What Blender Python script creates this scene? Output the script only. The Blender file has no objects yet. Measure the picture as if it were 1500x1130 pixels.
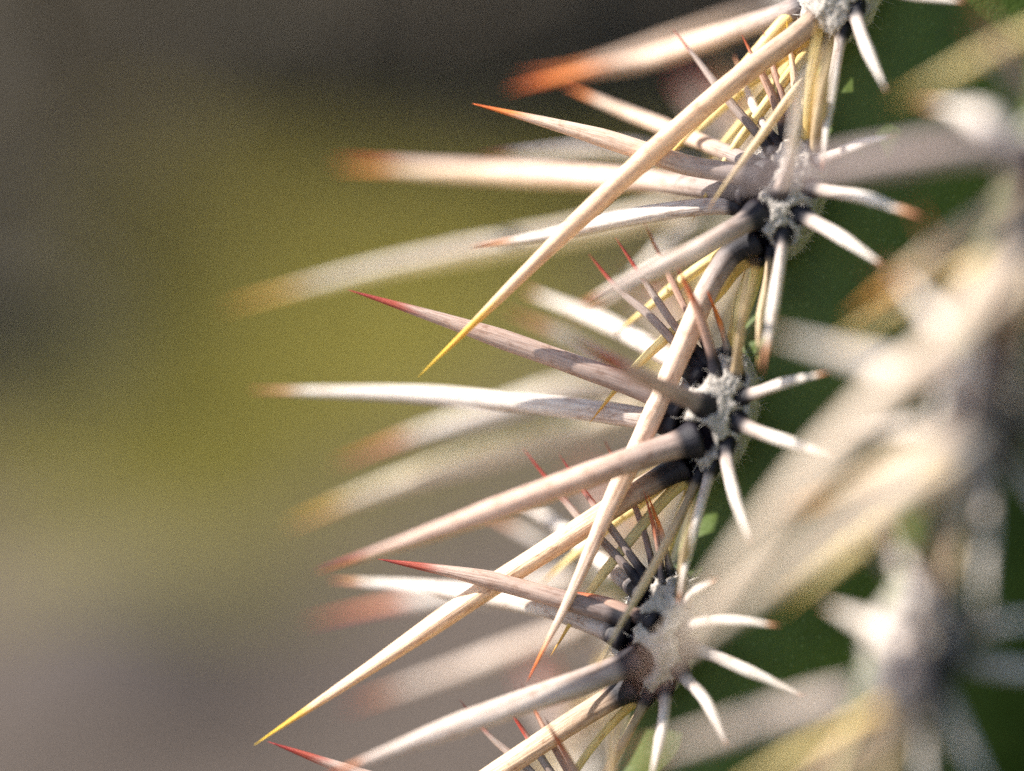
import bpy, math, random
from mathutils import Vector, Matrix, noise

random.seed(7)
scene = bpy.context.scene
COL = scene.collection

# ------------------------------------------------------------------ camera
D = 0.30                 # metres from lens to the plane in focus
S = 0.05e-3              # metres per photo pixel on that plane (1500 px = 75 mm)
PITCH = math.radians(-15)
H_CAM = 0.18             # lens height above the ground
cam_data = bpy.data.cameras.new('camera')
cam = bpy.data.objects.new('camera', cam_data)
COL.objects.link(cam)
cam.location = (0, 0, H_CAM)
cam.rotation_euler = (math.radians(90) + PITCH, 0, 0)
cam_data.sensor_width = 36
cam_data.lens = 36 * D / (1500 * S)
cam_data.clip_start = 0.005
cam_data.clip_end = 200
cam_data.dof.use_dof = True
cam_data.dof.focus_distance = D
cam_data.dof.aperture_fstop = 3.7
scene.camera = cam

# ------------------------------------------------------------------ world, sun, exposure
SUN_DIR = Vector((-0.75, 0.015, 0.65)).normalized()       # from the plant towards the sun
world = bpy.data.worlds.new('World')
scene.world = world
world.use_nodes = True
wn = world.node_tree
sky = wn.nodes.new('ShaderNodeTexSky')
sky.sky_type = 'NISHITA'
sky.sun_disc = False
sky.sun_elevation = math.asin(SUN_DIR.z)
sky.sun_rotation = math.atan2(SUN_DIR.x, SUN_DIR.y)
bg = wn.nodes['Background']
bg.inputs['Strength'].default_value = 0.10
wn.links.new(sky.outputs[0], bg.inputs[0])
sun_data = bpy.data.lights.new('sun', 'SUN')
sun_data.energy = 5.0
sun_data.angle = math.radians(0.6)
sun_data.color = (1.0, 0.95, 0.88)
sun = bpy.data.objects.new('sun', sun_data)
COL.objects.link(sun)
sun.rotation_euler = SUN_DIR.to_track_quat('Z', 'Y').to_euler()
scene.view_settings.view_transform = 'Standard'
scene.view_settings.look = 'None'
scene.view_settings.gamma = 1
scene.view_settings.use_curve_mapping = False
scene.view_settings.exposure = 1.5
scene.cycles.use_denoising = False        # the photograph is grainy
scene.cycles.max_bounces = 8

# ------------------------------------------------------------------ pixel + depth -> world point
ROT = Matrix.Rotation(PITCH, 3, 'X')
CAM0 = Vector((0, 0, H_CAM))
def toworld(v):
    return CAM0 + ROT @ Vector(v)
def P(px, py, d=0.0):
    """d in mm behind (+) or in front (-) of the plane in focus"""
    k = (D + d * 1e-3) / D
    return toworld(((px - 750) * S * k, D + d * 1e-3, (565 - py) * S * k))
VIEW = ROT @ Vector((0, 1, 0))

# ------------------------------------------------------------------ materials
def new_mat(name):
    m = bpy.data.materials.new(name)
    m.use_nodes = True
    nt = m.node_tree
    return m, nt, nt.nodes['Principled BSDF'], nt.nodes['Material Output']

def N(nt, kind, **inp):
    n = nt.nodes.new(kind)
    for k, v in inp.items():
        if k in n.inputs: n.inputs[k].default_value = v
        else: setattr(n, k, v)
    return n

def ramp(nt, stops):
    r = nt.nodes.new('ShaderNodeValToRGB')
    e = r.color_ramp.elements
    e[0].position, e[0].color = stops[0][0], (*stops[0][1], 1)
    e[1].position, e[1].color = stops[-1][0], (*stops[-1][1], 1)
    for p, c in stops[1:-1]:
        x = e.new(p); x.color = (*c, 1)
    return r

def spine_material():
    m, nt, b, out = new_mat('spine_horn')
    L = nt.links.new
    col = N(nt, 'ShaderNodeVertexColor', layer_name='Col')
    at = N(nt, 'ShaderNodeAttribute', attribute_name='grain')     # (cos a, sin a, length along in mm)
    mp = N(nt, 'ShaderNodeMapping'); mp.inputs['Scale'].default_value = (1.6, 1.6, 0.10)
    L(at.outputs['Vector'], mp.inputs['Vector'])
    streak = N(nt, 'ShaderNodeTexNoise', Scale=3.4, Detail=6.0, Roughness=0.65)
    L(mp.outputs[0], streak.inputs['Vector'])
    mp2 = N(nt, 'ShaderNodeMapping'); mp2.inputs['Scale'].default_value = (1.0, 1.0, 0.8)
    L(at.outputs['Vector'], mp2.inputs['Vector'])
    blot = N(nt, 'ShaderNodeTexNoise', Scale=1.1, Detail=5.0, Roughness=0.7)
    L(mp2.outputs[0], blot.inputs['Vector'])
    r1 = ramp(nt, [(0.34, (0.50, 0.40, 0.35)), (0.52, (1, 1, 1)), (0.8, (1.0, 1.0, 1.0))])
    L(streak.outputs['Fac'], r1.inputs[0])
    r2 = ramp(nt, [(0.34, (0.52, 0.38, 0.30)), (0.44, (0.92, 0.88, 0.84)), (0.52, (1, 1, 1))])
    L(blot.outputs['Fac'], r2.inputs[0])
    x1 = N(nt, 'ShaderNodeMixRGB', blend_type='MULTIPLY'); x1.inputs[0].default_value = 0.8
    x2 = N(nt, 'ShaderNodeMixRGB', blend_type='MULTIPLY'); x2.inputs[0].default_value = 0.7
    L(col.outputs['Color'], x1.inputs[1]); L(r1.outputs[0], x1.inputs[2])
    L(x1.outputs[0], x2.inputs[1]); L(r2.outputs[0], x2.inputs[2])
    L(x2.outputs[0], b.inputs['Base Color'])
    b.inputs['Roughness'].default_value = 0.55
    b.inputs['Specular IOR Level'].default_value = 0.45
    bump = N(nt, 'ShaderNodeBump', Strength=0.6, Distance=0.00016)
    L(streak.outputs['Fac'], bump.inputs['Height'])
    L(bump.outputs[0], b.inputs['Normal'])
    tr = nt.nodes.new('ShaderNodeBsdfTranslucent')
    L(x2.outputs[0], tr.inputs['Color'])
    mix = nt.nodes.new('ShaderNodeMixShader')
    mix.inputs[0].default_value = 0.27
    L(b.outputs[0], mix.inputs[1]); L(tr.outputs[0], mix.inputs[2])
    L(mix.outputs[0], out.inputs['Surface'])
    return m

def wool_material(name, c0, c1):
    m, nt, b, out = new_mat(name)
    L = nt.links.new
    tc = nt.nodes.new('ShaderNodeTexCoord')
    n = N(nt, 'ShaderNodeTexNoise', Scale=2600.0, Detail=6.0, Roughness=0.75)
    L(tc.outputs['Object'], n.inputs['Vector'])
    r0 = ramp(nt, [(0.3, c0), (0.62, c1)])
    L(n.outputs['Fac'], r0.inputs[0])
    gl = N(nt, 'ShaderNodeAttribute', attribute_name='socket_shade')
    r = N(nt, 'ShaderNodeMixRGB', blend_type='MIX'); r.inputs[2].default_value = (0.014, 0.010, 0.016, 1)  # shade of the spine sockets, painted as near-black into the felt colour
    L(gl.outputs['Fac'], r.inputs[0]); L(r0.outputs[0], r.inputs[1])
    L(r.outputs[0], b.inputs['Base Color'])
    b.inputs['Roughness'].default_value = 0.95
    b.inputs['Specular IOR Level'].default_value = 0.05
    bump = N(nt, 'ShaderNodeBump', Strength=0.9, Distance=0.0002)
    L(n.outputs['Fac'], bump.inputs['Height']); L(bump.outputs[0], b.inputs['Normal'])
    tr = nt.nodes.new('ShaderNodeBsdfTranslucent')
    L(r.outputs[0], tr.inputs['Color'])
    mix = nt.nodes.new('ShaderNodeMixShader'); mix.inputs[0].default_value = 0.3
    L(b.outputs[0], mix.inputs[1]); L(tr.outputs[0], mix.inputs[2])
    L(mix.outputs[0], out.inputs['Surface'])
    return m

def stem_material():
    m, nt, b, out = new_mat('stem_skin')
    L = nt.links.new
    tc = nt.nodes.new('ShaderNodeTexCoord')
    n1 = N(nt, 'ShaderNodeTexNoise', Scale=140.0, Detail=6.0, Roughness=0.6)
    n2 = N(nt, 'ShaderNodeTexNoise', Scale=2200.0, Detail=3.0, Roughness=0.6)
    v = N(nt, 'ShaderNodeTexVoronoi', Scale=1500.0)
    for t in (n1, n2, v): L(tc.outputs['Object'], t.inputs['Vector'])
    r = ramp(nt, [(0.3, (0.036, 0.058, 0.006)), (0.5, (0.054, 0.084, 0.010)), (0.72, (0.076, 0.108, 0.016))])
    L(n1.outputs['Fac'], r.inputs[0])
    r2 = ramp(nt, [(0.08, (0.35, 0.42, 0.24)), (0.22, (0, 0, 0))])
    L(v.outputs['Distance'], r2.inputs[0])
    mx = N(nt, 'ShaderNodeMixRGB', blend_type='ADD'); mx.inputs[0].default_value = 0.12
    L(r.outputs[0], mx.inputs[1]); L(r2.outputs[0], mx.inputs[2])
    L(mx.outputs[0], b.inputs['Base Color'])
    b.inputs['Roughness'].default_value = 0.55
    b.inputs['Specular IOR Level'].default_value = 0.3
    bump = N(nt, 'ShaderNodeBump', Strength=0.4, Distance=0.0002)
    L(n2.outputs['Fac'], bump.inputs['Height']); L(bump.outputs[0], b.inputs['Normal'])
    return m

def leaf_material(name, c0, c1, trans=0.35, scale=9.0):
    m, nt, b, out = new_mat(name)
    L = nt.links.new
    tc = nt.nodes.new('ShaderNodeTexCoord')
    n = N(nt, 'ShaderNodeTexNoise', Scale=scale, Detail=4.0)
    L(tc.outputs['Object'], n.inputs['Vector'])
    r = ramp(nt, [(0.35, c0), (0.65, c1)])
    L(n.outputs['Fac'], r.inputs[0]); L(r.outputs[0], b.inputs['Base Color'])
    b.inputs['Roughness'].default_value = 0.6
    tr = nt.nodes.new('ShaderNodeBsdfTranslucent')
    L(r.outputs[0], tr.inputs['Color'])
    mix = nt.nodes.new('ShaderNodeMixShader'); mix.inputs[0].default_value = trans
    L(b.outputs[0], mix.inputs[1]); L(tr.outputs[0], mix.inputs[2])
    L(mix.outputs[0], out.inputs['Surface'])
    return m

def ground_material():
    m, nt, b, out = new_mat('dry_earth')
    L = nt.links.new
    tc = nt.nodes.new('ShaderNodeTexCoord')
    n1 = N(nt, 'ShaderNodeTexNoise', Scale=7.0, Detail=8.0, Roughness=0.6)
    n2 = N(nt, 'ShaderNodeTexNoise', Scale=160.0, Detail=6.0, Roughness=0.7)
    for t in (n1, n2): L(tc.outputs['Object'], t.inputs['Vector'])
    r = ramp(nt, [(0.3, (0.042, 0.030, 0.021)), (0.55, (0.074, 0.051, 0.034)), (0.8, (0.11, 0.077, 0.053))])
    L(n1.outputs['Fac'], r.inputs[0])
    r2 = ramp(nt, [(0.3, (0.6, 0.57, 0.55)), (0.7, (1, 1, 1))])
    L(n2.outputs['Fac'], r2.inputs[0])
    mx = N(nt, 'ShaderNodeMixRGB', blend_type='MULTIPLY'); mx.inputs[0].default_value = 0.8
    L(r.outputs[0], mx.inputs[1]); L(r2.outputs[0], mx.inputs[2])
    L(mx.outputs[0], b.inputs['Base Color'])
    b.inputs['Roughness'].default_value = 0.95
    bump = N(nt, 'ShaderNodeBump', Strength=0.8, Distance=0.004)
    L(n2.outputs['Fac'], bump.inputs['Height']); L(bump.outputs[0], b.inputs['Normal'])
    return m

M_SPINE = spine_material()
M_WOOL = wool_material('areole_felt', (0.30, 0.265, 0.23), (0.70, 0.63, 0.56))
M_FIBRE = wool_material('wool_fibre', (0.58, 0.53, 0.47), (0.86, 0.81, 0.75))
M_STEM = stem_material()
M_GROUND = ground_material()
M_GRASS = leaf_material('dry_green_grass', (0.23, 0.198, 0.038), (0.41, 0.350, 0.074), 0.45)
M_SHRUB = leaf_material('grey_green_leaf', (0.060, 0.048, 0.030), (0.11, 0.088, 0.056), 0.35)
M_BROWN = leaf_material('brown_leaf', (0.11, 0.080, 0.050), (0.19, 0.140, 0.088), 0.35)
M_WOOD, _nt, _b, _o = new_mat('shrub_bark'); _b.inputs['Base Color'].default_value = (0.06, 0.045, 0.035, 1)
_n = N(_nt, 'ShaderNodeTexNoise', Scale=60.0); _r = ramp(_nt, [(0.3, (0.035, 0.027, 0.022)), (0.7, (0.09, 0.07, 0.055))])
_nt.links.new(_n.outputs['Fac'], _r.inputs[0]); _nt.links.new(_r.outputs[0], _b.inputs['Base Color'])
_b.inputs['Roughness'].default_value = 0.9
M_STONE, _nt, _b, _o = new_mat('desert_stone')
_n = N(_nt, 'ShaderNodeTexNoise', Scale=40.0, Detail=6.0); _r = ramp(_nt, [(0.3, (0.035, 0.026, 0.022)), (0.7, (0.075, 0.057, 0.047))])
_nt.links.new(_n.outputs['Fac'], _r.inputs[0]); _nt.links.new(_r.outputs[0], _b.inputs['Base Color'])
_b.inputs['Roughness'].default_value = 0.9

# ------------------------------------------------------------------ object helpers
def wpos(o):
    p = Vector((0, 0, 0))
    while o is not None:
        p += o.location; o = o.parent
    return p
def link(name, me, parent=None, at=None):
    o = bpy.data.objects.new(name, me)
    COL.objects.link(o)
    o.parent = parent
    if at is not None:
        o.location = at - (wpos(parent) if parent else Vector((0, 0, 0)))
    return o
def mesh(name, verts, faces, mat, smooth=True):
    me = bpy.data.meshes.new(name)
    me.from_pydata(verts, [], faces)
    me.materials.append(mat)
    if smooth: me.polygons.foreach_set('use_smooth', [True] * len(me.polygons))
    me.update()
    return me

# ------------------------------------------------------------------ the setting: ground
def ground_h(x, y):
    return 0.010 * noise.noise(Vector((x * 2.2, y * 2.2, 0.3))) + 0.004 * noise.noise(Vector((x * 9, y * 9, 1.7)))
vs, fs = [], []
xs = [-60, -20, -8, -4] + [-2 + 4 * i / 80 for i in range(81)] + [4, 8, 20, 60]
ys = [-60, -20, -8, -3] + [-1 + 4 * i / 80 for i in range(81)] + [5, 9, 20, 60, 120]
for y in ys:
    for x in xs: vs.append((x, y, ground_h(x, y)))
nx = len(xs)
for j in range(len(ys) - 1):
    for i in range(nx - 1): fs.append((j * nx + i, j * nx + i + 1, (j + 1) * nx + i + 1, (j + 1) * nx + i))
g = link('ground', mesh('ground', vs, fs, M_GROUND))
g['kind'] = 'structure'

# ------------------------------------------------------------------ cactus: column model
LEAN = math.atan2(360, 1270)
U = ROT @ Vector((math.sin(LEAN), 0, math.cos(LEAN)))          # along the ribs, upwards
E1 = ROT @ Vector((-math.cos(LEAN), 0, math.sin(LEAN)))        # across, to the left
E2 = -VIEW                                                     # towards the lens
RIBS, R_OUT, R_IN = 9, 0.038, 0.0185
TH1 = math.radians(15)
RIDGE = P(1030, 605, 3.4)                                      # a point on the sharp rib
AX = RIDGE - R_OUT * (math.cos(TH1) * E1 + math.sin(TH1) * E2)
PITCH_AR = 316 * S / math.cos(LEAN) * 1.035                    # areole spacing along the rib
def rot_axis(p, ang):
    return Matrix.Rotation(ang, 3, U) @ (p - AX) + AX
_t = Matrix.Rotation(math.radians(10), 3, U) @ E1              # which sign turns E1 towards the lens
SGN = 1 if _t.dot(E2) > 0 else -1

C_CEN = P(1047, 606, 0.6)
h_down = -0.0
while (AX + U * h_down).z > -0.012: h_down -= 0.002
h_up = 0.105
SECT = 2 * math.pi / RIBS
def stem_point(th, h):
    t = ((th - TH1) / SECT) % 1.0
    t = min(t, 1 - t) * 2                                       # 0 on the ridge, 1 in the furrow
    soft = math.sqrt(t * t + 0.012) - math.sqrt(0.012)
    prof = max(0.0, 1 - soft / 0.9) ** 1.25
    k = (h / PITCH_AR)
    bump_ = 0.5 + 0.5 * math.cos(2 * math.pi * k)
    r = R_IN + (R_OUT - R_IN) * prof
    r += (bump_ - 0.6) * 0.0018 * math.exp(-(t / 0.16) ** 2)
    top = max(0.0, (h - (h_up - 0.05)) / 0.05)
    r *= math.sqrt(max(0.0004, 1 - top * top))
    foot = max(0.0, 1 - (h - h_down) / 0.05)
    r *= 1 - 0.12 * foot
    p = AX + U * h + r * (math.cos(th) * E1 + math.sin(th) * E2)
    n = noise.noise(p * 160) * 0.00012 + noise.noise(p * 50) * 0.0003
    return p + (math.cos(th) * E1 + math.sin(th) * E2) * n
base_pt = Vector((AX + U * h_down))
base_pt.z = 0
cactus = bpy.data.objects.new('cactus', None)
COL.objects.link(cactus)
cactus.location = base_pt
cactus.empty_display_size = 0.02
cactus['label'] = 'ribbed green cactus bristling with long pale spines tipped red, orange and yellow'
cactus['category'] = 'cactus'

NT, NH = RIBS * 26, 230
vs, fs = [], []
for j in range(NH + 1):
    h = h_down + (h_up - h_down) * j / NH
    for i in range(NT):
        vs.append(stem_point(2 * math.pi * i / NT, h) - base_pt)
for j in range(NH):
    for i in range(NT):
        a, b_ = j * NT + i, j * NT + (i + 1) % NT
        fs.append((a, b_, b_ + NT, a + NT))
vs.append(AX + U * h_up - base_pt)
for i in range(NT): fs.append((NH * NT + i, NH * NT + (i + 1) % NT, len(vs) - 1))
stem = link('stem', mesh('stem', vs, fs, M_STEM), cactus, base_pt)

# ------------------------------------------------------------------ spines
DARK = (0.012, 0.009, 0.016)
PAL = {   # just above the base, shaft, tip start, very tip
    'pale':   ((0.40, 0.32, 0.28), (0.80, 0.67, 0.57), (0.66, 0.24, 0.08), (0.45, 0.06, 0.02)),
    'red':    ((0.34, 0.26, 0.23), (0.64, 0.47, 0.38), (0.48, 0.09, 0.05), (0.38, 0.025, 0.02)),
    'blush':  ((0.44, 0.33, 0.28), (0.79, 0.57, 0.44), (0.56, 0.16, 0.08), (0.42, 0.05, 0.03)),
    'straw':  ((0.52, 0.42, 0.32), (0.76, 0.64, 0.50), (0.72, 0.48, 0.34), (0.60, 0.32, 0.26)),
    'amber':  ((0.50, 0.40, 0.28), (0.68, 0.55, 0.38), (0.74, 0.40, 0.08), (0.70, 0.32, 0.05)),
    'cream':  ((0.66, 0.56, 0.44), (0.92, 0.82, 0.66), (0.90, 0.56, 0.16), (0.86, 0.44, 0.08)),
    'ivory':  ((0.66, 0.58, 0.52), (0.92, 0.84, 0.76), (0.74, 0.28, 0.16), (0.56, 0.10, 0.06)),
    'dusk':   ((0.50, 0.40, 0.36), (0.62, 0.50, 0.46), (0.56, 0.34, 0.26), (0.50, 0.24, 0.18)),
    'orange': ((0.36, 0.29, 0.26), (0.82, 0.62, 0.47), (0.84, 0.27, 0.05), (0.78, 0.16, 0.02)),
    'yellow': ((0.52, 0.37, 0.26), (0.86, 0.63, 0.42), (0.90, 0.56, 0.08), (0.92, 0.64, 0.05)),
    'lemon':  ((0.86, 0.62, 0.20), (0.92, 0.76, 0.36), (0.88, 0.62, 0.18), (0.82, 0.46, 0.08)),
    'white':  ((0.62, 0.52, 0.46), (0.88, 0.80, 0.72), (0.74, 0.38, 0.20), (0.52, 0.14, 0.08)),
    'tan':    ((0.46, 0.34, 0.20), (0.72, 0.57, 0.36), (0.74, 0.56, 0.26), (0.66, 0.38, 0.14)),
    'grey':   ((0.34, 0.27, 0.24), (0.52, 0.42, 0.36), (0.46, 0.07, 0.04), (0.40, 0.02, 0.02)),
    'rust':   ((0.40, 0.27, 0.22), (0.60, 0.38, 0.28), (0.62, 0.18, 0.07), (0.52, 0.09, 0.03)),
}
def mixc(a, b, t):
    t = max(0.0, min(1.0, t)); t = t * t * (3 - 2 * t)
    return tuple(a[i] + (b[i] - a[i]) * t for i in range(3))
def catmull(pts, n):
    q = [pts[0] * 2 - pts[1]] + list(pts) + [pts[-1] * 2 - pts[-2]]
    fine = []
    for i in range(1, len(q) - 2):
        p0, p1, p2, p3 = q[i - 1], q[i], q[i + 1], q[i + 2]
        for k in range(16):
            t = k / 16
            fine.append(0.5 * ((2 * p1) + (p2 - p0) * t + (2 * p0 - 5 * p1 + 4 * p2 - p3) * t * t + (3 * p1 - p0 - 3 * p2 + p3) * t ** 3))
    fine.append(pts[-1].copy())
    acc = [0.0]
    for a, b in zip(fine, fine[1:]): acc.append(acc[-1] + (b - a).length)
    return fine, acc
def sample(fine, acc, s):
    for i in range(1, len(acc)):
        if acc[i] >= s or i == len(acc) - 1:
            f = (s - acc[i - 1]) / max(1e-9, acc[i] - acc[i - 1])
            return fine[i - 1].lerp(fine[i], max(0, min(1, f)))
ALL_SPINES = []
def make_spine(areole, pts, r, kind, tipf=0.13, darkmm=1.4, greyf=0.30, sides=18, seed=None, bulb=None):
    """pts: world points from base to tip; r: shaft radius in metres"""
    rng = random.Random(seed if seed is not None else len(ALL_SPINES) * 13 + 5)
    fine, acc = catmull([Vector(p) for p in pts], 0)
    Ls = acc[-1]
    ss = [0, 0.0003, 0.0006, 0.0008, 0.001, 0.0012, 0.0014, 0.0017, 0.0021, 0.0026]
    n = 30
    ss += [0.0026 + (Ls - 0.0026) * ((i + 1) / n) ** 0.92 for i in range(n)]
    ss = [s for s in ss if s <= Ls]
    lo, shaft, tip0, tip1 = PAL[kind]
    jit = 1 + rng.uniform(-0.06, 0.06)
    shaft = tuple(c * jit for c in shaft)
    org = Vector(pts[0])
    vs, fs, cols, grain = [], [], [], []
    prev = None
    ph = rng.uniform(0, 6.28); flat = rng.uniform(0.80, 0.95)
    off = rng.uniform(0, 100)
    grv = [(rng.uniform(0, 6.283), rng.uniform(.05, .12)) for _ in range(3 if r > 12.5 * S else 1)]
    dark = (0.30 + darkmm * 0.70) * 1e-3
    for s in ss:
        t = s / Ls
        p = sample(fine, acc, s)
        p = p + Vector((noise.noise(Vector((off, s * 75, 3))), noise.noise(Vector((off, s * 75, 7))), noise.noise(Vector((off, s * 75, 11))))) * (0.00016 * min(1, s / 0.004) * (1 - t))
        a = sample(fine, acc, max(0, s - Ls * 0.02)); b = sample(fine, acc, min(Ls, s + Ls * 0.02))
        tan = (b - a).normalized()
        if prev is None:
            nrm = tan.orthogonal().normalized()
        else:
            nrm = (prev - tan * prev.dot(tan)).normalized()
        prev = nrm
        bi = tan.cross(nrm)
        rr = r * (1 - 0.22 * t)
        if t > 0.55: rr *= max(0.0, (1 - t) / 0.45) ** 0.80
        rr *= 1 + (bulb or (0.75 if r < 12.5 * S else 0.32)) * math.exp(-(s / 0.0011) ** 2)
        rr *= 1 + 0.05 * noise.noise(Vector((off, s * 260, 0)))
        rr = max(rr, r * 0.015)
        # colour along the spine, uneven round it
        def colour(t):
            if s < dark: c = DARK
            elif s < dark * 1.8: c = mixc(DARK, lo, (s - dark) / (dark * 0.8))
            else: c = mixc(lo, shaft, (t - dark * 1.8 / Ls) / greyf)
            if t > 1 - tipf * 1.45: c = mixc(c, tip0, (t - (1 - tipf * 1.45)) / (tipf * 0.6))
            if t > 1 - tipf * 0.8: c = mixc(c, tip1, (t - (1 - tipf * 0.8)) / (tipf * 0.6))
            return c
        for k in range(sides):
            an = 2 * math.pi * k / sides
            c = colour(t + tipf * 0.35 * noise.noise(Vector((math.cos(an) * 1.3 + off, math.sin(an) * 1.3, s * 300))))
            w = rr * (1 + 0.035 * math.sin(3 * an + ph) + 0.03 * noise.noise(Vector((math.cos(an) * 2, math.sin(an) * 2, off + s * 120))))
            for ga_, gd in grv:
                da = (an - ga_ + 0.25 * math.sin(s * 140 + off) + 3.1416) % 6.2832 - 3.1416
                w *= 1 - gd * math.exp(-(da / 0.30) ** 2) * min(1, s / 0.004)
            vs.append(p - org + nrm * (math.cos(an + ph) * w) + bi * (math.sin(an + ph) * w * flat))
            cols.append((*c, 1)); grain.append((math.cos(an) + off, math.sin(an), s * 1000))
    m = len(ss)
    for j in range(m - 1):
        for k in range(sides):
            a, b = j * sides + k, j * sides + (k + 1) % sides
            fs.append((a, b, b + sides, a + sides))
    fs.append(tuple(range(sides))[::-1]); fs.append(tuple((m - 1) * sides + k for k in range(sides)))
    me = mesh('spine', vs, fs, M_SPINE)
    ca = me.color_attributes.new('Col', 'FLOAT_COLOR', 'POINT')
    ca.data.foreach_set('color', [x for c in cols for x in c])
    ga = me.attributes.new('grain', 'FLOAT_VECTOR', 'POINT')
    ga.data.foreach_set('vector', [x for c in grain for x in c])
    o = link('spine', me, areole, org)
    ALL_SPINES.append(o)
    return o

# ------------------------------------------------------------------ areoles
def make_areole(cen, ax_u, ax_x, ax_n, size, bases, seed, fibres=2600):
    """felt cushion: ellipsoid with half-axes size along ax_u, ax_x, ax_n; sockets where spines leave it"""
    rng = random.Random(seed)
    NU, NV = 110, 84
    vs, fs, socket_shade = [], [], []
    def surf(a, b):
        d = ax_x * (math.cos(a) * math.sin(b) * size[1]) + ax_u * (math.sin(a) * math.sin(b) * size[0]) + ax_n * (math.cos(b) * size[2])
        q = d * (1 + 0.055 * noise.noise(d * 900 + Vector((seed, 0, 0))) + 0.035 * noise.noise(d * 2300) + 0.03 * noise.noise(d * 5200))
        near = 9.0
        for bp, br in bases:
            near = min(near, (cen + q - bp).length / br)
        sink = max(0.0, 1 - (near / 1.3) ** 4)
        q = q * (1 - 0.17 * sink)
        lip = math.exp(-((near - 1.45) / 0.25) ** 2)
        return q * (1 + 0.03 * lip), near
    for j in range(NV + 1):
        b = math.pi * 0.78 * j / NV
        for i in range(NU):
            q_, near_ = surf(2 * math.pi * i / NU, max(b, 0.001))
            vs.append(q_); socket_shade.append(max(0.0, min(1.0, (1.22 - near_) / 0.16)))  # painted socket shade, full at each spine base and fading outwards
    for j in range(NV):
        for i in range(NU):
            a, c = j * NU + i, j * NU + (i + 1) % NU
            fs.append((a, c, c + NU, a + NU))
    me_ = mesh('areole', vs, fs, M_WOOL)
    me_.attributes.new('socket_shade', 'FLOAT', 'POINT').data.foreach_set('value', socket_shade)
    ar = link('areole', me_, cactus, cen)
    # matted wool: short crooked fibres standing on the felt between the sockets
    fv, ff = [], []
    made = 0
    while made < fibres:
        a = rng.uniform(0, 2 * math.pi); b = math.acos(1 - rng.random() * 1.75)
        q, near = surf(a, b)
        if near < 1.15: continue
        made += 1
        nrm = (ax_x * (q.dot(ax_x) / size[1] ** 2) + ax_u * (q.dot(ax_u) / size[0] ** 2) + ax_n * (q.dot(ax_n) / size[2] ** 2)).normalized()
        rnd = Vector((rng.gauss(0, 1), rng.gauss(0, 1), rng.gauss(0, 1)))
        d1 = (nrm * 0.8 + rnd * 0.55).normalized()
        d2 = (d1 + Vector((rng.gauss(0, 1), rng.gauss(0, 1), rng.gauss(0, 1))) * 0.8).normalized()
        l = rng.uniform(0.00010, 0.00032) if rng.random() > .10 else rng.uniform(0.0004, 0.0009)
        w = rng.uniform(0.000012, 0.000026)
        sd = d1.orthogonal().normalized(); sd2 = d1.cross(sd)
        p0 = q - nrm * 0.00006; p1 = p0 + d1 * l; p2 = p1 + d2 * l * 0.8
        i0 = len(fv)
        for p, ww in ((p0, w), (p1, w * 0.8)):
            for k in range(3):
                an = 2.094 * k
                fv.append(p + sd * (math.cos(an) * ww) + sd2 * (math.sin(an) * ww))
        fv.append(p2)
        for k in range(3):
            k2 = (k + 1) % 3
            ff.append((i0 + k, i0 + k2, i0 + 3 + k2, i0 + 3 + k)); ff.append((i0 + 3 + k, i0 + 3 + k2, i0 + 6))
    w_ = link('wool', mesh('wool', fv, ff, M_FIBRE), ar, cen)
    w_['kind'] = 'stuff'
    return ar

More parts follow.
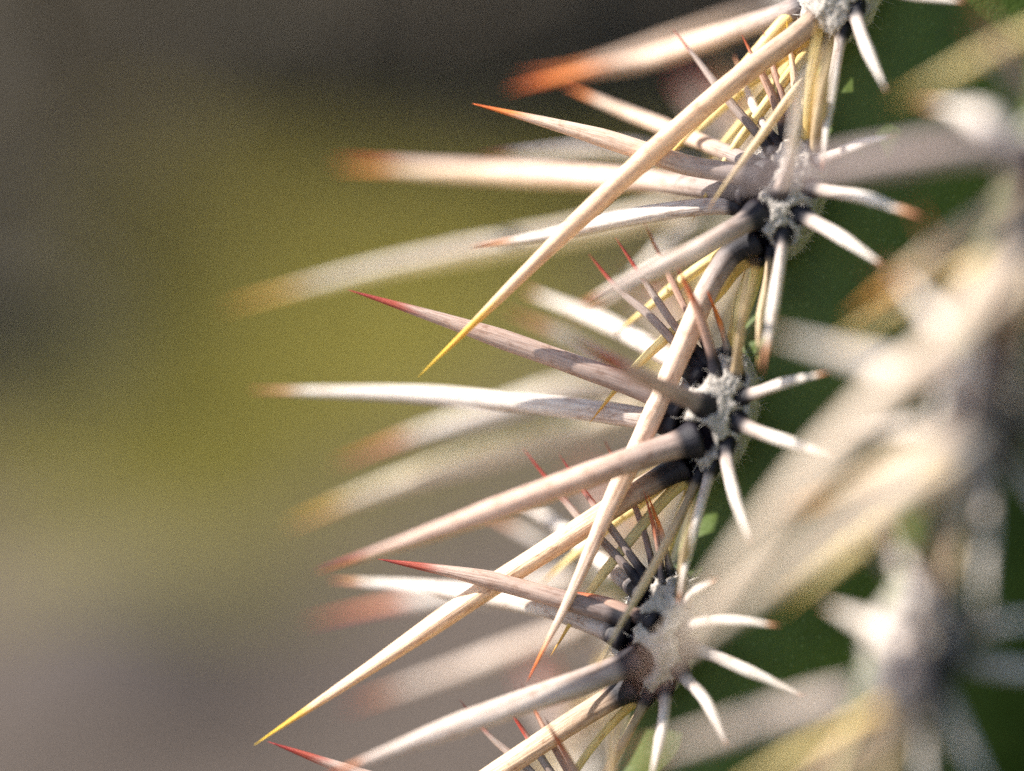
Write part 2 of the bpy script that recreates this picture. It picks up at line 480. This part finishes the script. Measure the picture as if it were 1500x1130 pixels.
# spine tables.  base (x, y) on the cushion, way points (x, y), tip (x, y), depth at tip, half width in px,
# palette, options.  Depth in mm is taken from the cushion at the base and runs evenly to the tip.
SIZE = (0.0049, 0.0031, 0.0033)
AR = {'U': (1146, 290, 0.6), 'C': (1047, 606, 0.6), 'L': (966, 928, 0.6)}
TAB = {
 'U': [
  ((1112, 312), [(1055, 347), (1000, 377), (920, 413)], (843, 452), -10, 16, 'pale', dict(tipf=.09, darkmm=1.15, bulb=.55)),
  ((1108, 352), [(1072, 372), (1042, 415), (1018, 468), (985, 545), (940, 645), (893, 742), (838, 868)], (772, 999), -1.6, 18, 'orange', dict(tipf=.075, darkmm=2.2, greyf=.16, curve=[-0.9, -1.0, -1.0, -1.0, -1.0, -1.1, -1.2])),
  ((1088, 300), [(1040, 302), (980, 308), (900, 322), (800, 345)], (690, 362), 5.0, 14, 'white', dict(tipf=.13, darkmm=.7)),
  ((1116, 262), [(1060, 251), (1000, 240), (900, 208), (800, 180)], (692, 152), 1.0, 16, 'orange', dict(tipf=.16, darkmm=1.2)),
  ((1128, 250), [(1070, 226), (985, 190), (915, 163)], (826, 126), 11, 14, 'orange', dict(tipf=.12, darkmm=1.2)),
  ((1098, 280), [(1020, 274), (900, 262), (720, 252)], (492, 241), 22, 20, 'orange', dict(tipf=.12, darkmm=1.8)),
  ((1166, 310), [(1192, 325), (1235, 349)], (1296, 390), -7, 11, 'white', dict(tipf=.08, darkmm=1.0)),
  ((1180, 276), [(1220, 282), (1270, 291)], (1352, 318), -9, 10, 'white', dict(tipf=.20, darkmm=1.0)),
  ((1148, 338), [(1143, 385), (1133, 450)], (1116, 548), -7, 10, 'white', dict(tipf=.17, darkmm=.9)),
  ((1131, 362), [(1124, 410), (1113, 470)], (1110, 540), -4, 7, 'tan', dict(darkmm=.7)),
  ((1100, 372), [(1075, 400), (1048, 434), (979, 493), (922, 548)], (862, 622), 0.4, 9.5, 'lemon', dict(darkmm=.25, tipf=.2)),
  ((1095, 350), [(1040, 381), (999, 411), (946, 454)], (900, 490), 4, 10, 'lemon', dict(darkmm=.25)),
  ((1112, 374), [(1108, 410), (1096, 450)], (1078, 500), 2, 9, 'lemon', dict(darkmm=.4)),
  ((1172, 206), [(1168, 160), (1164, 110)], (1152, 30), 1, 8, 'yellow', dict(darkmm=.4, greyf=.1)),
  ((1184, 214), [(1186, 160), (1192, 100)], (1203, 20), -8, 9, 'lemon', dict(darkmm=.5)),
  ((1196, 232), [(1200, 180), (1208, 120)], (1222, 40), -9, 12, 'tan', dict(darkmm=.8)),
  ((1155, 206), [(1142, 170), (1124, 124)], (1086, 50), 1, 8, 'rust', dict(darkmm=1.0)),
  ((1163, 204), [(1152, 165), (1139, 122)], (1118, 45), 1.5, 7, 'rust', dict(darkmm=1.0)),
  ((1136, 226), [(1098, 182), (1062, 140), (1025, 92)], (985, 42), 2.5, 8, 'grey', dict(darkmm=1.6)),
  ((1142, 218), [(1112, 172), (1098, 140)], (1075, 80), 4, 7, 'white', dict(darkmm=1.2)),
  ((1186, 242), [(1225, 224), (1270, 207)], (1316, 197), -5, 9, 'white', dict(tipf=.1, darkmm=.8)),
  ((1143, 284), [(1152, 250), (1164, 190), (1176, 130)], (1190, 60), -15, 10, 'white', dict(darkmm=.5, tipf=.05)),
 ],
 'C': [
  ((1036, 597), [(985, 574), (930, 547)], (838, 496), -11, 14, 'red', dict(tipf=.30, darkmm=.95, bulb=.60)),
  ((996, 600), [(940, 571), (850, 538), (700, 485), (600, 453)], (510, 425), 1.0, 17, 'red', dict(tipf=.16, darkmm=1.7)),
  ((1021, 642), [(930, 671), (800, 719), (620, 785)], (462, 838), -7.5, 20, 'blush', dict(tipf=.10, darkmm=1.25, bulb=.50)),
  ((1004, 680), [(930, 723), (850, 776), (700, 872), (560, 967)], (372, 1092), 1.6, 18, 'yellow', dict(tipf=.12, darkmm=2.2, greyf=.26)),
  ((992, 622), [(900, 606), (760, 590), (600, 577)], (366, 572), 10, 17, 'white', dict(tipf=.09, darkmm=1.6)),
  ((1028, 552), [(962, 514), (880, 470)], (765, 424), 15, 15, 'white', dict(tipf=.07, darkmm=1.9)),
  ((1030, 542), [(990, 505), (950, 463), (905, 424)], (862, 372), 2.0, 7, 'grey', dict(tipf=.2, darkmm=1.6)),
  ((1040, 534), [(990, 478), (950, 420)], (901, 348), 1.6, 7, 'grey', dict(tipf=.25, darkmm=1.5)),
  ((1046, 528), [(1002, 450), (966, 375)], (942, 322), 3, 6, 'rust', dict(tipf=.2, darkmm=1.2)),
  ((1051, 554), [(1040, 510), (1020, 450)], (989, 384), -3.5, 8, 'rust', dict(tipf=.3, darkmm=1.6)),
  ((1069, 527), [(1057, 482)], (1036, 425), -2.0, 5, 'orange', dict(tipf=.5, darkmm=.4)),
  ((1079, 556), [(1082, 510), (1090, 450)], (1104, 380), -9, 8, 'tan', dict(darkmm=.5)),
  ((1080, 583), [(1110, 575), (1150, 561)], (1214, 546), -6, 9, 'white', dict(tipf=.1, darkmm=.9)),
  ((1073, 614), [(1105, 630), (1150, 646)], (1227, 669), -7, 11, 'white', dict(tipf=.07, darkmm=1.0)),
  ((1061, 648), [(1067, 690), (1078, 735)], (1097, 796), -7, 10, 'white', dict(tipf=.05, darkmm=1.0)),
  ((1046, 675), [(1026, 745), (1008, 815)], (992, 888), -4, 9, 'white', dict(tipf=.08, darkmm=.9)),
  ((1028, 690), [(990, 770), (940, 860), (905, 921)], (872, 984), -4, 8, 'tan', dict(darkmm=.8)),
  ((1010, 694), [(964, 742), (919, 797), (866, 865)], (806, 962), 0.6, 9, 'lemon', dict(darkmm=.25, tipf=.2)),
  ((1005, 680), [(926, 746), (896, 767)], (790, 858), 6, 10, 'lemon', dict(darkmm=.25)),
  ((1020, 696), [(998, 745), (985, 790)], (968, 850), 3, 7, 'lemon', dict(darkmm=.4)),
  ((1064, 522), [(1074, 480), (1080, 440)], (1092, 395), 1, 7, 'lemon', dict(darkmm=.3)),
 ],
 'L': [
  ((960, 912), [(920, 897), (880, 880)], (834, 866), 0.0, 11, 'rust', dict(tipf=.25, darkmm=1.2)),
  ((926, 906), [(880, 893), (800, 871), (700, 845)], (553, 819), 0.6, 16, 'red', dict(tipf=.18, darkmm=1.4)),
  ((936, 968), [(860, 997), (760, 1032), (640, 1075)], (470, 1140), -7, 20, 'pale', dict(tipf=.10, darkmm=1.4)),
  ((928, 1004), [(850, 1052), (770, 1105)], (420, 1340), 1.6, 18, 'yellow', dict(darkmm=1.6)),
  ((916, 934), [(840, 903), (750, 880), (620, 861)], (482, 850), 9, 17, 'white', dict(tipf=.09, darkmm=1.0)),
  ((944, 874), [(900, 838), (824, 774)], (752, 730), 13, 14, 'white', dict(tipf=.07, darkmm=1.8)),
  ((946, 862), [(895, 805), (848, 757), (810, 712)], (766, 657), 2.6, 7, 'grey', dict(tipf=.28, darkmm=1.6)),
  ((954, 856), [(905, 788), (860, 726)], (819, 666), 1.8, 7, 'grey', dict(tipf=.3, darkmm=1.5)),
  ((962, 850), [(940, 770), (912, 700)], (884, 642), 2.4, 6, 'rust', dict(tipf=.25, darkmm=1.2)),
  ((972, 858), [(962, 790)], (943, 718), -1.0, 5, 'rust', dict(tipf=.4, darkmm=1.2)),
  ((984, 850), [(972, 790)], (948, 722), -1.0, 5, 'orange', dict(tipf=.4, darkmm=.5)),
  ((996, 880), [(1000, 840), (1006, 790)], (1018, 730), -6, 8, 'tan', dict(darkmm=.5)),
  ((1000, 892), [(1016, 868)], (1050, 846), -6, 7, 'white', dict(darkmm=.5)),
  ((992, 924), [(1030, 912), (1080, 910)], (1144, 917), -6, 9, 'white', dict(tipf=.12, darkmm=.9)),
  ((1000, 948), [(1040, 958), (1090, 980)], (1180, 1020), -4, 11, 'white', dict(tipf=.06, darkmm=1.0)),
  ((990, 974), [(1005, 995), (1035, 1030)], (1066, 1096), -5, 10, 'white', dict(tipf=.06, darkmm=1.0)),
  ((974, 1000), [(974, 1035), (968, 1075)], (952, 1150), -5, 10, 'white', dict(tipf=.06, darkmm=1.0)),
  ((952, 1014), [(915, 1085)], (800, 1290), -3, 8, 'tan', dict(darkmm=.8)),
  ((938, 1018), [(880, 1080), (830, 1150)], (760, 1260), 2, 7, 'lemon', dict(darkmm=.25)),
 ],
}
def cushion_depth(cen, x, y, deep=0.75):
    cx, cy, d0 = cen
    dx, dy = (x - cx) * S, (cy - y) * S
    u = dx * math.sin(LEAN) + dy * math.cos(LEAN); v = dx * math.cos(LEAN) - dy * math.sin(LEAN)
    rho = (u / SIZE[0]) ** 2 + (v / SIZE[1]) ** 2
    return d0 - SIZE[2] * 1000 * math.sqrt(max(0.0, 1 - rho)) + deep
def table_paths(key, cen):
    out = []
    for base, way, tip, dtip, r, kind, opt in TAB[key]:
        opt = dict(opt); curve = opt.pop('curve', None)
        d0 = cushion_depth(cen, *base)
        pl = [base] + way + [tip]
        ln = [0]
        for a, b in zip(pl, pl[1:]): ln.append(ln[-1] + math.hypot(b[0] - a[0], b[1] - a[1]))
        ds = [d0 + (dtip - d0) * l / ln[-1] for l in ln]
        if curve: ds[1:-1] = curve
        pts = [P(x, y, d) for (x, y), d in zip(pl, ds)]
        out.append((pts, r * S, kind, opt))
    return out
NRM = E2
XAX = -E1
PATHS = {k: table_paths(k, AR[k]) for k in AR}
for k in ('U', 'C', 'L'):
    cen = P(*AR[k])
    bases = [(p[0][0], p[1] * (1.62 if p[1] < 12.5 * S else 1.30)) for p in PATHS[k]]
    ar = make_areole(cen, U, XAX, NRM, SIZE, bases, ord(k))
    for pts, r, kind, opt in PATHS[k]:
        make_spine(ar, pts, r, kind, **opt)

# the areole above and below on the same rib: their own cushions, spines carried over from the middle one
def carried(cen_new, angle, pick, extra, seed, stretch=1.0, fibres=1200, jit=0.10, socket_shade=1.0):
    rng = random.Random(seed)
    R3 = Matrix.Rotation(SGN * angle, 3, U)
    c0 = P(*AR['C'])
    lst = []
    for i in pick:
        pts, r, kind, opt = PATHS['C'][i]
        q = Matrix.Rotation(rng.gauss(0, jit), 3, U) @ Matrix.Rotation(rng.gauss(0, jit), 3, E2)
        sc = stretch * rng.uniform(0.88, 1.1)
        b = pts[0] - c0
        new = [cen_new + R3 @ (b + q @ ((p - c0 - b) * sc)) for p in pts]
        lst.append((new, r, kind, opt))
    for pts, r, kind, opt in extra:
        pts = list(pts)
        d = (pts[0] - cen_new).normalized()                  # start inside the cushion
        pts = [cen_new + d * 0.0019] + pts
        lst.append((pts, r, kind, opt))
    bases = [(p[0][0], socket_shade * p[1] * (1.62 if p[1] < 12.5 * S else 1.30)) for p in lst]
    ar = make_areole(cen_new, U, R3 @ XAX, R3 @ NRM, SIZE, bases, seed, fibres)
    for pts, r, kind, opt in lst: make_spine(ar, pts, r, kind, seed=rng.randint(0, 9999), **opt)
    return ar
def px(*pts):
    return [P(p[0], p[1], p[2] * (1.0 if p[2] < -14 else 0.70 if p[2] > 14 else 1.0)) for p in pts]
STEP = (P(*AR['C']) - P(*AR['L'])).length
cT = P(1236, -30, 0.6)
carried(cT, 0, [6, 7, 8, 9, 10, 12, 13, 14, 15, 16, 17, 18, 19], [
    (px((1180, 40, -.8), (1096, 102, -1.2), (985, 197, -1.4), (830, 340, -1.5), (700, 468, -1.5), (612, 553, -1.5)), 18 * S, 'yellow', dict(tipf=.15, darkmm=1.8, greyf=.30)),
    (px((1150, 20, 2), (960, 84, 12), (860, 105, 17), (742, 132, 21)), 17 * S, 'orange', dict(tipf=.22, darkmm=1.8)),
    (px((1150, 30, 1.5), (1009, 195, 2.0), (960, 250, 2.2)), 10 * S, 'lemon', dict(darkmm=.3)),
    (px((1180, 60, 2), (1147, 109, 3), (1058, 213, 3.5), (984, 298, 4)), 9 * S, 'lemon', dict(darkmm=.3)),
], 101, jit=0.06)
cB = P(872, 1268, 0.6)
carried(cB, 0, [0, 1, 2, 4, 6, 7, 8, 9, 11, 12, 13], [], 103, jit=0.06)

# the rib behind (out of focus)
A40 = SECT
for k, (key, dz) in enumerate((('up', 1.06), ('mid', 0.06), ('low', -0.94), ('top', 2.06), ('bot', -1.94))):
    cen = rot_axis(P(*AR['C']) + U * (STEP * dz), -SGN * A40)
    ex = []
    if key == 'up':
        ex = [(px((1000, 305, 27), (850, 337, 27), (560, 392, 27), (325, 452, 28)), 20 * S, 'cream', dict(tipf=.12)),
              (px((1000, 250, 26), (900, 222, 22), (700, 232, 20)), 18 * S, 'white', dict(tipf=.08)),
              (px((1010, 330, 26), (940, 400, 22), (830, 475, 20)), 16 * S, 'white', dict())]
    elif key == 'mid':
        ex = [(px((860, 566, 28), (720, 604, 26), (600, 640, 26), (488, 682, 26)), 18 * S, 'ivory', dict(tipf=.16)),
              (px((950, 600, 28), (760, 652, 28), (560, 715, 28), (418, 772, 28)), 22 * S, 'cream', dict(tipf=.12)),
              (px((940, 570, 24), (840, 500, 20), (740, 455, 20)), 18 * S, 'white', dict())]
    elif key == 'low':
        ex = [(px((900, 845, 26), (760, 862, 24), (600, 882, 24), (448, 912, 26)), 18 * S, 'ivory', dict(tipf=.2)),
              (px((900, 905, 28), (780, 945, 28), (620, 1000, 30), (500, 1040, 30)), 18 * S, 'pale', dict()),
              (px((880, 860, 24), (800, 800, 20), (700, 745, 22)), 15 * S, 'white', dict())]
    elif key == 'top':
        ex = [(px((1000, 60, 28), (860, 100, 26), (760, 112, 26)), 18 * S, 'orange', dict(tipf=.2))]
    pick = [6, 7, 9, 10, 11, 15, 16, 17, 18, 19] if key != 'bot' else [6, 7, 9, 10, 11]
    carried(cen, -A40, pick, ex, 200 + k, fibres=400)

# the rib in front (out of focus)
for k, (key, dz) in enumerate((('up', 1.30), ('mid', 0.30), ('low', -0.70), ('top', 2.30))):
    cen = rot_axis(P(*AR['C']) + U * (STEP * dz), SGN * A40)
    ex = []
    if key == 'up':
        ex = [(px((1400, 482, -27), (1300, 575, -27), (1180, 702, -27), (1060, 850, -27), (940, 1010, -28)), 24 * S, 'straw', dict(tipf=.06)),
              (px((1440, 330, -25), (1340, 395, -22), (1240, 468, -20)), 17 * S, 'amber', dict(tipf=.25)),
              (px((1440, 215, -26), (1300, 232, -26), (1180, 250, -25), (1000, 268, -24)), 19 * S, 'dusk', dict(tipf=.05)),
              (px((1450, 180, -25), (1400, 160, -19), (1338, 150, -16)), 15 * S, 'white', dict(tipf=.12)),
              (px((1480, 420, -27), (1420, 470, -30), (1330, 560, -32)), 16 * S, 'straw', dict())]
    elif key == 'mid':
        ex = [(px((1400, 640, -27), (1290, 728, -27), (1150, 835, -26), (1020, 930, -26)), 20 * S, 'straw', dict(tipf=.14)),
              (px((1410, 660, -27), (1200, 800, -28), (1050, 905, -29), (925, 992, -30)), 21 * S, 'straw', dict(tipf=.08)),
              (px((1400, 640, -24), (1280, 695, -22), (1152, 757, -20)), 17 * S, 'amber', dict(tipf=.16)),
              (px((1400, 625, -24), (1330, 630, -20), (1222, 640, -18)), 15 * S, 'white', dict(tipf=.06)),
              (px((1400, 565, -26), (1260, 525, -24), (1118, 486, -22)), 17 * S, 'white', dict(tipf=.06)),
              (px((1420, 520, -26), (1350, 440, -24), (1300, 385, -22)), 15 * S, 'white', dict(tipf=.06)),
              (px((1420, 700, -27), (1380, 760, -27), (1340, 850, -27)), 15 * S, 'straw', dict(tipf=.2))]
    elif key == 'low':
        ex = [(px((1330, 950, -24), (1280, 918, -20), (1205, 884, -17)), 17 * S, 'white', dict(tipf=.06)),
              (px((1320, 1005, -26), (1200, 1030, -26), (1050, 1075, -26), (900, 1120, -26)), 20 * S, 'pale', dict(tipf=.1)),
              (px((1350, 900, -24), (1320, 820, -22), (1290, 760, -20)), 14 * S, 'white', dict(tipf=.1)),
              (px((1320, 1040, -26), (1250, 1100, -26), (1120, 1220, -26)), 19 * S, 'yellow', dict(tipf=.1))]
    elif key == 'top':
        ex = [(px((1450, 60, -26), (1330, 120, -26), (1260, 160, -26)), 17 * S, 'tan', dict(tipf=.1))] if False else []
    pick = [6, 8, 9, 10, 12, 13, 14, 15, 16, 18]
    carried(cen, A40, pick, ex, 300 + k, fibres=300, socket_shade=1.7)

# ------------------------------------------------------------------ background plants (far out of focus)
def leaf_quad(vs, fs, p, d, side, l, w):
    i = len(vs)
    n = d.cross(side).normalized()
    vs += [p, p + d * l * .5 + side * w + n * w * .3, p + d * l, p + d * l * .5 - side * w + n * w * .3]
    fs.append((i, i + 1, i + 2, i + 3))
def on_ground(px_, py_):
    """where the line of sight through a photo pixel meets the ground"""
    d = P(px_, py_, 0) - CAM0
    return CAM0 + d * (-H_CAM / d.z)
def grass_patch(name, spots, seed, label):
    rng = random.Random(seed)
    vs, fs = [], []
    for (c, rad, n, hmax) in spots:
        for i in range(n):
            a = rng.uniform(0, 6.283); rr = rad * math.sqrt(rng.random())
            p = Vector((c.x + rr * math.cos(a), c.y + rr * math.sin(a), 0)); p.z = ground_h(p.x, p.y) - .002
            d = Vector((rng.gauss(0, .35), rng.gauss(0, .35), 1)).normalized()
            h = hmax * rng.uniform(.5, 1); w = rng.uniform(.0010, .0022)
            s = d.cross(Vector((math.cos(a * 7), math.sin(a * 7), 0))).normalized()
            bend = Vector((rng.gauss(0, .4), rng.gauss(0, .4), -.1)) * h
            i0 = len(vs)
            m_ = p + d * h * .55; e = p + d * h + bend * .5
            vs += [p - s * w, p + s * w, m_ + s * w * .8, m_ - s * w * .8, e]
            fs += [(i0, i0 + 1, i0 + 2, i0 + 3), (i0 + 3, i0 + 2, i0 + 4)]
    o = link(name, mesh(name, vs, fs, M_GRASS))
    o['kind'] = 'stuff'; o['label'] = label; o['category'] = 'grass'
    return o
def shrub(c, rad, hgt, n, seed, label, mat=None):
    rng = random.Random(seed)
    root = bpy.data.objects.new('shrub', None); COL.objects.link(root)
    root.location = (c.x, c.y, ground_h(c.x, c.y)); root.empty_display_size = .05
    root['label'] = label; root['category'] = 'shrub'; root['group'] = 'shrubs behind the cactus'
    vs, fs, tv, tf = [], [], [], []
    tips = []
    for k in range(16):
        a = rng.uniform(0, 6.283); q = Vector((math.cos(a) * rad * rng.uniform(.3, .9), math.sin(a) * rad * rng.uniform(.3, .9), hgt * rng.uniform(.45, .95)))
        tips.append(q)
        m_ = q * .5 + Vector((0, 0, hgt * .08))
        i0 = len(tv)
        for p, w in ((Vector((0, 0, -.01)), .006), (m_, .004), (q, .0015)):
            for j in range(5): tv.append(p + Vector((math.cos(j * 1.2566) * w, math.sin(j * 1.2566) * w, 0)))
        for s_ in range(2):
            for j in range(5): tf.append((i0 + s_ * 5 + j, i0 + s_ * 5 + (j + 1) % 5, i0 + s_ * 5 + 5 + (j + 1) % 5, i0 + s_ * 5 + 5 + j))
    for i in range(n):
        q = rng.choice(tips); f = rng.uniform(.35, 1.1)
        p = q * f + Vector((rng.gauss(0, 1), rng.gauss(0, 1), rng.gauss(0, .8))) * rad * .2
        p.z = max(p.z, .012)
        d = Vector((rng.gauss(0, 1), rng.gauss(0, 1), rng.gauss(.3, .8))).normalized()
        leaf_quad(vs, fs, p, d, d.orthogonal().normalized(), rng.uniform(.012, .026), rng.uniform(.003, .006))
    w = root.location
    link('branches', mesh('branches', tv, tf, M_WOOD), root, Vector(w))
    f = link('foliage', mesh('foliage', vs, fs, mat or M_SHRUB, False), root, Vector(w)); f['kind'] = 'stuff'
    return root
gp = lambda x, y: on_ground(x, y)
grass_patch('grass', [(gp(400, 470), .060, 6500, .014), (gp(90, 520), .055, 2600, .012), (gp(240, 640), .040, 2600, .012), (gp(560, 430), .060, 3600, .014),
                      (gp(200, 800), .030, 900, .010), (gp(480, 640), .035, 1000, .012)], 5,
            'low olive yellow grass growing on the bare earth behind the cactus')
shrub(gp(-230, 600), .038, .026, 1800, 13, 'small dark shrub added beside the olive grass, mostly out of view, to darken the left edge')  # added shrub, mostly out of view, to darken the left edge
shrub(gp(320, 390) + Vector((0, .05, 0)), .070, .085, 4800, 11, 'dark leafy shrub casting shade beyond the far side of the olive grass')
shrub(gp(700, 360) + Vector((0, .06, 0)), .095, .10, 4600, 12, 'brownish leafy shrub standing directly behind the spiny rib', M_BROWN)

def stone(c, size, seed, label):
    rng = random.Random(seed)
    vs, fs = [], []
    NU, NV = 22, 12
    for j in range(NV + 1):
        b = math.pi * j / NV
        for i in range(NU):
            a = 2 * math.pi * i / NU
            d = Vector((math.cos(a) * math.sin(b), math.sin(a) * math.sin(b), math.cos(b)))
            d *= 1 + .25 * noise.noise(d * 1.4 + Vector((seed, 0, 0))) + .10 * noise.noise(d * 4)
            vs.append(Vector((d.x * size[0], d.y * size[1], d.z * size[2])))
    for j in range(NV):
        for i in range(NU):
            a, b = j * NU + i, j * NU + (i + 1) % NU
            fs.append((a, b, b + NU, a + NU))
    o = link('stone', mesh('stone', vs, fs, M_STONE), None, Vector((c.x, c.y, ground_h(c.x, c.y) + size[2] * .35)))
    o['label'] = label; o['category'] = 'stone'
stone(gp(150, 1010), (.022, .020, .010), 4, 'dark brown blurred stone on bare earth below the olive grass')
rng = random.Random(3)
vs, fs = [], []
for i in range(420):
    c = Vector((rng.uniform(-.6, .6), rng.uniform(.25, 1.5), 0)); c.z = ground_h(c.x, c.y)
    s = rng.uniform(.002, .009) * (1 + (rng.random() > .95) * 1.2)
    i0 = len(vs)
    for a, b in ((0, 1), (0, -1)): vs.append(c + Vector((rng.gauss(0, .15), rng.gauss(0, .15), b * .6)) * s)
    for j in range(6): vs.append(c + Vector((math.cos(j * 1.047) * rng.uniform(.8, 1.2), math.sin(j * 1.047) * rng.uniform(.8, 1.2), rng.uniform(-.2, .3))) * s)
    for j in range(6):
        fs.append((i0, i0 + 2 + j, i0 + 2 + (j + 1) % 6)); fs.append((i0 + 1, i0 + 2 + (j + 1) % 6, i0 + 2 + j))
o = link('gravel', mesh('gravel', vs, fs, M_STONE, False)); o['kind'] = 'stuff'
o['label'] = 'small scattered stones lying on the dry brown earth'; o['category'] = 'gravel'
if __name__ == '__main__':
    print('SPINES', len(ALL_SPINES))
